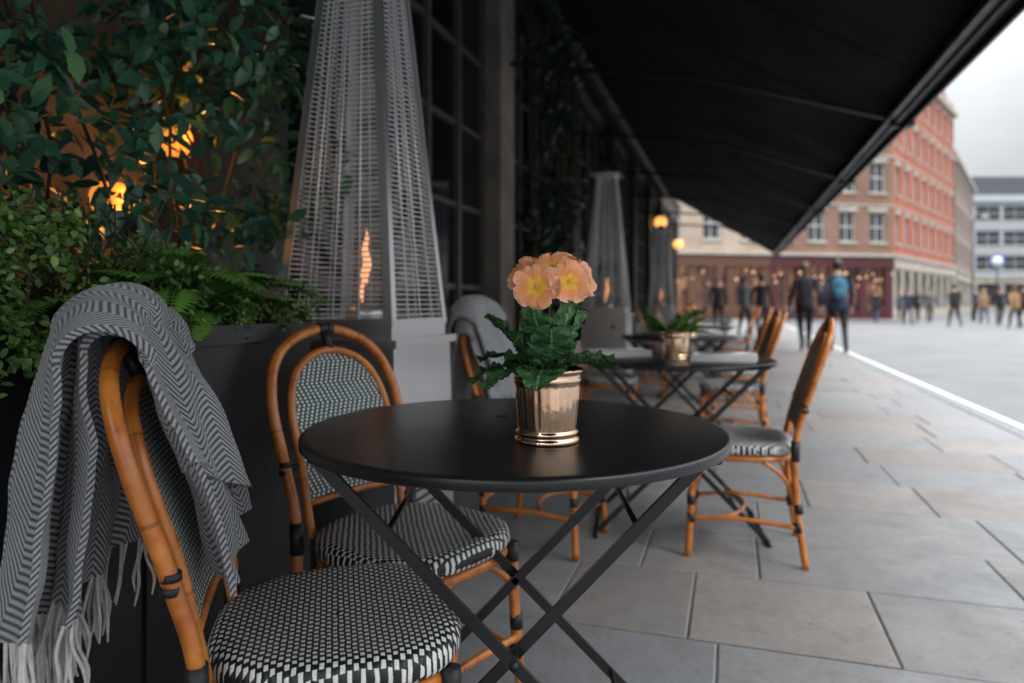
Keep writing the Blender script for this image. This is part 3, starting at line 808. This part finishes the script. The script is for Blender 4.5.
m.add([(x,y,tp-.9) for x,y in roof]+[(x*.9+.5,y*.9+5.6,tp+1.2) for x,y in roof],[(5,6,7,8,9)]+[(i,(i+1)%5,5+(i+1)%5,5+i) for i in range(5)],slate)
m.box(-14,1,56,57,0,13,brick_brown)
m.obj('brick_corner_building')
m=MB(); T,tp,L=facade(m,(19.0,70.8),(26.5,92),-.1,4,3.2,3,8,brick_grey,None); m.box(0,L,.4,10,tp-1.2,tp+.5,slate,T); m.box(0,L,9.8,10,0,tp-1.2,brick_grey,T);m.box(0,.3,.4,10,0,tp-1.2,brick_grey,T); m.obj('grey_brick_building')
m=MB(); T,tp,L=facade(m,(28,108),(60,118),-.1,4.5,3.4,3,9,panelm,None,ribbon=True,cornice=panelm); m.box(0,L,.4,14,tp-1.3,tp,panelm,T); m.box(0,.3,.4,14,0,tp-1.3,panelm,T)
m.box(4,14,3,9,tp,tp+3,slate,T); m.obj('modern_office_building')
m=MB(); T,tp,L=facade(m,(33,95),(52,86),-.1,4,3.3,1,7,whitep,None); m.box(0,L,.4,10,tp-1.2,tp,slate,T); m.obj('white_terrace_building')
m=MB(); random.seed(2)
p0=Vector((-9,39.5,0));p1=Vector((9.94,50.3,0)); dd=(p1-p0).normalized(); nn=Vector((dd.y,-dd.x,0))
for row,(zz,off) in enumerate(((2.7,1.2),(2.2,.9))):
    for i in range(46):
        if R()<.55: continue
        t=i*.46; m.ball(p0+dd*(t+U(-.1,.1))+nn*off+Vector((0,0,zz+.2*math.sin(i*.9))),U(.03,.055),bulb,seg=8,rings=6)
    m.tube([p0+dd*(i*1.05)+nn*off+Vector((0,0,zz+.1+.08*(i%2))) for i in range(20)],.01,darkmetal,seg=4,sub=2)
m.obj('string_lights')
m=MB(); m.tube([(0,0,-.1),(0,0,1),(0,0,5.5)],[.09,.06,.045],darkmetal,seg=10,sub=1); m.tube([(0,0,5.5),(.1,0,5.9),(.5,0,6.05)],.03,darkmetal); m.ball((.6,0,5.98),.2,panelm,sz=.5); m.obj('street_lamp',(13.5,47,0))
m=MB(); m.tube([(0,0,-.1),(0,0,3.2)],.035,darkmetal,sub=1); 
m.tube([(0,-.03,2.9),(0,-.015,2.9)],.32,simple('sign_blue',(.03,.10,.35),.4),sub=1,seg=24); m.tube([(0,-.034,2.9),(0,-.029,2.9)],.24,whitep,sub=1,seg=24); m.obj('traffic_sign',(11.9,38,0))
# ------------------------------------------------------------ people
skin=simple('skin',(.50,.30,.22),.5,var=.08); 
def cloth(n,c): return simple(n,c,.85,var=.25,scale=9)
hairs=[simple('hair_dark',(.02,.013,.01),.5),simple('hair_brown',(.09,.045,.02),.5),simple('hair_blond',(.35,.22,.10),.5)]
tops=[cloth('coat_black',(.013,.013,.016)),cloth('coat_navy',(.018,.028,.055)),cloth('coat_grey',(.09,.09,.10)),cloth('coat_camel',(.28,.16,.08)),cloth('coat_teal',(.03,.12,.17)),cloth('coat_red',(.30,.03,.03))]
pants=[cloth('trousers_black',(.012,.012,.014)),cloth('jeans',(.03,.045,.09)),cloth('trousers_grey',(.07,.07,.075))]
shoe=simple('shoe',(.02,.017,.015),.5)
def person(loc,deg,h=1.75,top=0,pant=0,hair=0,stride=.25,bag=None):
    s=h/1.75; k=stride
    pts=[];edges=[];rad=[]
    def ad(p,r,par=None):
        pts.append(Vector(p)*s); rad.append((r[0]*s,r[1]*s) if isinstance(r,tuple) else (r*s,r*s)); i=len(pts)-1
        if par is not None: edges.append((par,i))
        return i
    pel=ad((0,0,.95),(.13,.15)); sp=ad((.0,0,1.12),(.125,.14),pel); ch=ad((.01,0,1.32),(.125,.165),sp); sh=ad((.01,0,1.44),(.085,.10),ch); nk=ad((.02,0,1.52),.052,sh); ad((.03,0,1.58),.05,nk)
    hands=[]
    for sg,ph in ((1,1),(-1,-1)):
        f=k*ph
        hip=ad((0,.09*sg,.90),.095,pel); kn=ad((f*.45+.05,.10*sg,.50+(.02 if f<0 else 0)),.062,hip)
        an=ad((f-.02 if f>0 else f-.05,.10*sg,.10+(.05 if f<0 else 0)),.042,kn); ad((f+.13 if f>0 else f+.06,.11*sg,.045 if f>0 else .04),.038,an)
        sh2=ad((.01,.19*sg,1.42),.062,sh); el=ad((-f*.35-.03,.25*sg,1.14),.048,sh2); wr=ad((-f*.7+.05,.26*sg,.90),.034,el)
        ad((-f*.75+.06,.26*sg,.86),.03,wr); hands.append((Vector((-f*.78+.07,.26*sg,.85)),sg))
    me=bpy.data.meshes.new('p'); me.from_pydata([tuple(p) for p in pts],edges,[])
    o=bpy.data.objects.new('p',me); col.objects.link(o)
    md=o.modifiers.new('s','SKIN'); md.use_smooth_shade=True
    for i,v in enumerate(me.skin_vertices[0].data): v.radius=rad[i]; v.use_root=(i==0)
    sb=o.modifiers.new('u','SUBSURF'); sb.levels=2; sb.render_levels=2
    dg=bpy.context.evaluated_depsgraph_get(); e=o.evaluated_get(dg); em=bpy.data.meshes.new_from_object(e)
    m=MB(); T,P,H=tops[top],pants[pant],hairs[hair]
    vs=[v.co.copy() for v in em.vertices]
    groups={}
    for f in em.polygons:
        c=f.center/s
        if c.z<.09: mt=shoe
        elif c.z>1.50: mt=skin
        elif abs(c.y)>.2 and c.z<.90: mt=skin
        elif c.z>.80 : mt=T
        else: mt=P
        groups.setdefault(mt.name,(mt,[]))[1].append(tuple(f.vertices))
    for mt,fs in groups.values():
        ids=sorted({i for f in fs for i in f}); mp={a:b for b,a in enumerate(ids)}
        m.add([vs[i] for i in ids],[tuple(mp[i] for i in f) for f in fs],mt,None,True)
    bpy.data.objects.remove(o)
    m.lathe([(.155*s,1.05*s),(.165*s,.95*s),(.185*s,.82*s),(.178*s,.82*s),(.15*s,.95*s)],T,seg=20)
    hc=Vector((.035,0,1.665))*s
    m.ball(hc,.098*s,skin,sx=.95,sy=.78,sz=1.2); m.ball(hc+Vector((.025,0,-.055))*s,.06*s,skin,sy=.85,sz=.85)
    m.ball(hc+Vector((-.012,0,.022))*s,.108*s,H,sx=.95,sy=.84,sz=1.08); 
    m.ball(hc+Vector((.098,0,-.01))*s,.016*s,skin,sz=1.5)
    for sg in (1,-1):
        m.ball(hc+Vector((.0,.078*sg,-.01))*s,.026*s,skin,sy=.35); m.ball(hc+Vector((.085,.03*sg,.01))*s,.010*s,hairs[0])
    m.ball(hc+Vector((.088,0,-.055))*s,.018*s,tops[5],sx=.4,sz=.3)
    if hair==1: m.ball(hc+Vector((-.045,0,-.07))*s,.085*s,H,sx=.7,sy=.95,sz=1.6)
    for hp,sg in hands:
        hp=hp*s; m.ball(hp+Vector((0,0,-.03*s)),.036*s,skin,sx=.95,sy=.45,sz=1.25)
        for j in range(4):
            b=hp+Vector(((-.026+.017*j),0,-.065))*s; l=(.06,.07,.066,.05)[j]
            m.tube([b,b+Vector((.004,-.008*sg,-l*.5))*s,b+Vector((.006,-.022*sg,-l*.95))*s],[.009*s,.008*s,.006*s],skin,seg=6,sub=2)
        b=hp+Vector((.03,-.005*sg,-.02))*s; m.tube([b,b+Vector((.02,-.006*sg,-.03))*s,b+Vector((.02,-.01*sg,-.055))*s],[.011*s,.010*s,.007*s],skin,seg=6,sub=2)
    if bag is not None:
        m.ball(Vector((-.19,0,1.24))*s,.16*s,tops[bag],sx=.62,sy=.95,sz=1.35)
        m.ball(Vector((-.27,0,1.15))*s,.09*s,tops[bag],sx=.5,sy=1.1,sz=1.1)
        for sg in (1,-1): m.tube([Vector((-.10,.09*sg,1.42))*s,Vector((0,.11*sg,1.50))*s,Vector((.13,.11*sg,1.40))*s,Vector((.12,.12*sg,1.15))*s,Vector((-.1,.12*sg,1.08))*s],.014*s,tops[0],seg=6)
    m.obj('pedestrian',loc,math.radians(deg))
person((1.95,14.6,0),88,1.78,1,0,0,.26,4)
person((1.42,15.2,0),95,1.76,0,0,1,-.22)
person((.75,19.5,0),80,1.70,0,1,0,.14)
person((.35,21.0,0),-60,1.70,2,0,1,.12)
person((-.4,22.5,0),-90,1.74,0,0,0,.12)
for x,y,d,h,t,p,ha,st in ((9.2,34.4,100,1.84,0,0,0,.28),(7.97,37.1,-80,1.7,1,1,1,.2),(9.8,40.9,-95,1.75,2,0,0,-.22),(11.8,39.4,95,1.68,3,1,2,.22),
     (11.8,37.3,-90,1.76,0,2,0,-.25),(10.9,32.8,110,1.72,3,0,1,.2),(11.5,33.6,100,1.8,0,0,0,.25),(7.2,40.4,60,1.72,0,1,0,.2),(8.9,43,-100,1.7,2,0,2,.2),(12.6,43,90,1.8,1,0,0,.2),(10.4,46,90,1.75,0,0,1,-.2),(5.2,41.6,0,1.75,0,0,0,.2),(3.2,42,180,1.7,2,1,1,.2)):
    person((x,y,-.1),d,h,t,p,ha,st)
# ------------------------------------------------------------ world, sun, camera
w=bpy.data.worlds.new('World'); scene.world=w; w.use_nodes=True; nt=w.node_tree
bg=nt.nodes['Background']
sky=nt.nodes.new('ShaderNodeTexSky'); sky.sky_type='NISHITA'; sky.sun_disc=False
el=math.radians(48); az=math.radians(115)
sky.sun_elevation=el; sky.sun_rotation=az
tc=nt.nodes.new('ShaderNodeTexCoord'); sp=nt.nodes.new('ShaderNodeSeparateXYZ'); nt.links.new(tc.outputs['Generated'],sp.inputs[0])
g=RAMP(nt,sp.outputs[2],[(0,(.90,.92,.94)),(.12,(.92,.94,.96)),(.5,(.93,.965,1.0)),(1,(.93,.965,1))])
cn=NOISE(nt,3.4,5,.6,tc.outputs['Generated'])
cl_=MIX(nt,MR(nt,cn,.35,.65,0,.6),g,(.66,.70,.74))
k=MA(nt,'ADD',MA(nt,'MULTIPLY',MA(nt,'POWER',MA(nt,'MAXIMUM',sp.outputs[2],0.0),2.0),52.0),4.5)
vm=nt.nodes.new('ShaderNodeVectorMath'); vm.operation='SCALE'; nt.links.new(cl_,vm.inputs[0]); nt.links.new(k,vm.inputs['Scale'])
mx=MIX(nt,.96,sky.outputs[0],vm.outputs[0])
nt.links.new(mx,bg.inputs[0]); bg.inputs[1].default_value=.15
sl=bpy.data.lights.new('sun','SUN'); sl.energy=1.15; sl.angle=math.radians(14); sl.color=(1,.96,.91)
so=bpy.data.objects.new('sun',sl); col.objects.link(so)
dirv=Vector((math.sin(az)*math.cos(el),math.cos(az)*math.cos(el),math.sin(el)))
so.rotation_euler=dirv.to_track_quat('Z','Y').to_euler()
cam=bpy.data.cameras.new('camera'); co=bpy.data.objects.new('camera',cam); col.objects.link(co)
co.location=(0,0,1.0); co.rotation_euler=(math.radians(90),0,math.radians(17.56))
cam.lens=24.4; cam.sensor_width=36; cam.shift_y=-.0386; cam.clip_end=2000; cam.clip_start=.02
cam.dof.use_dof=True; cam.dof.focus_distance=1.20; cam.dof.aperture_fstop=2.3
scene.camera=co
scene.view_settings.view_transform='Standard'; scene.view_settings.look='None'; scene.view_settings.exposure=0
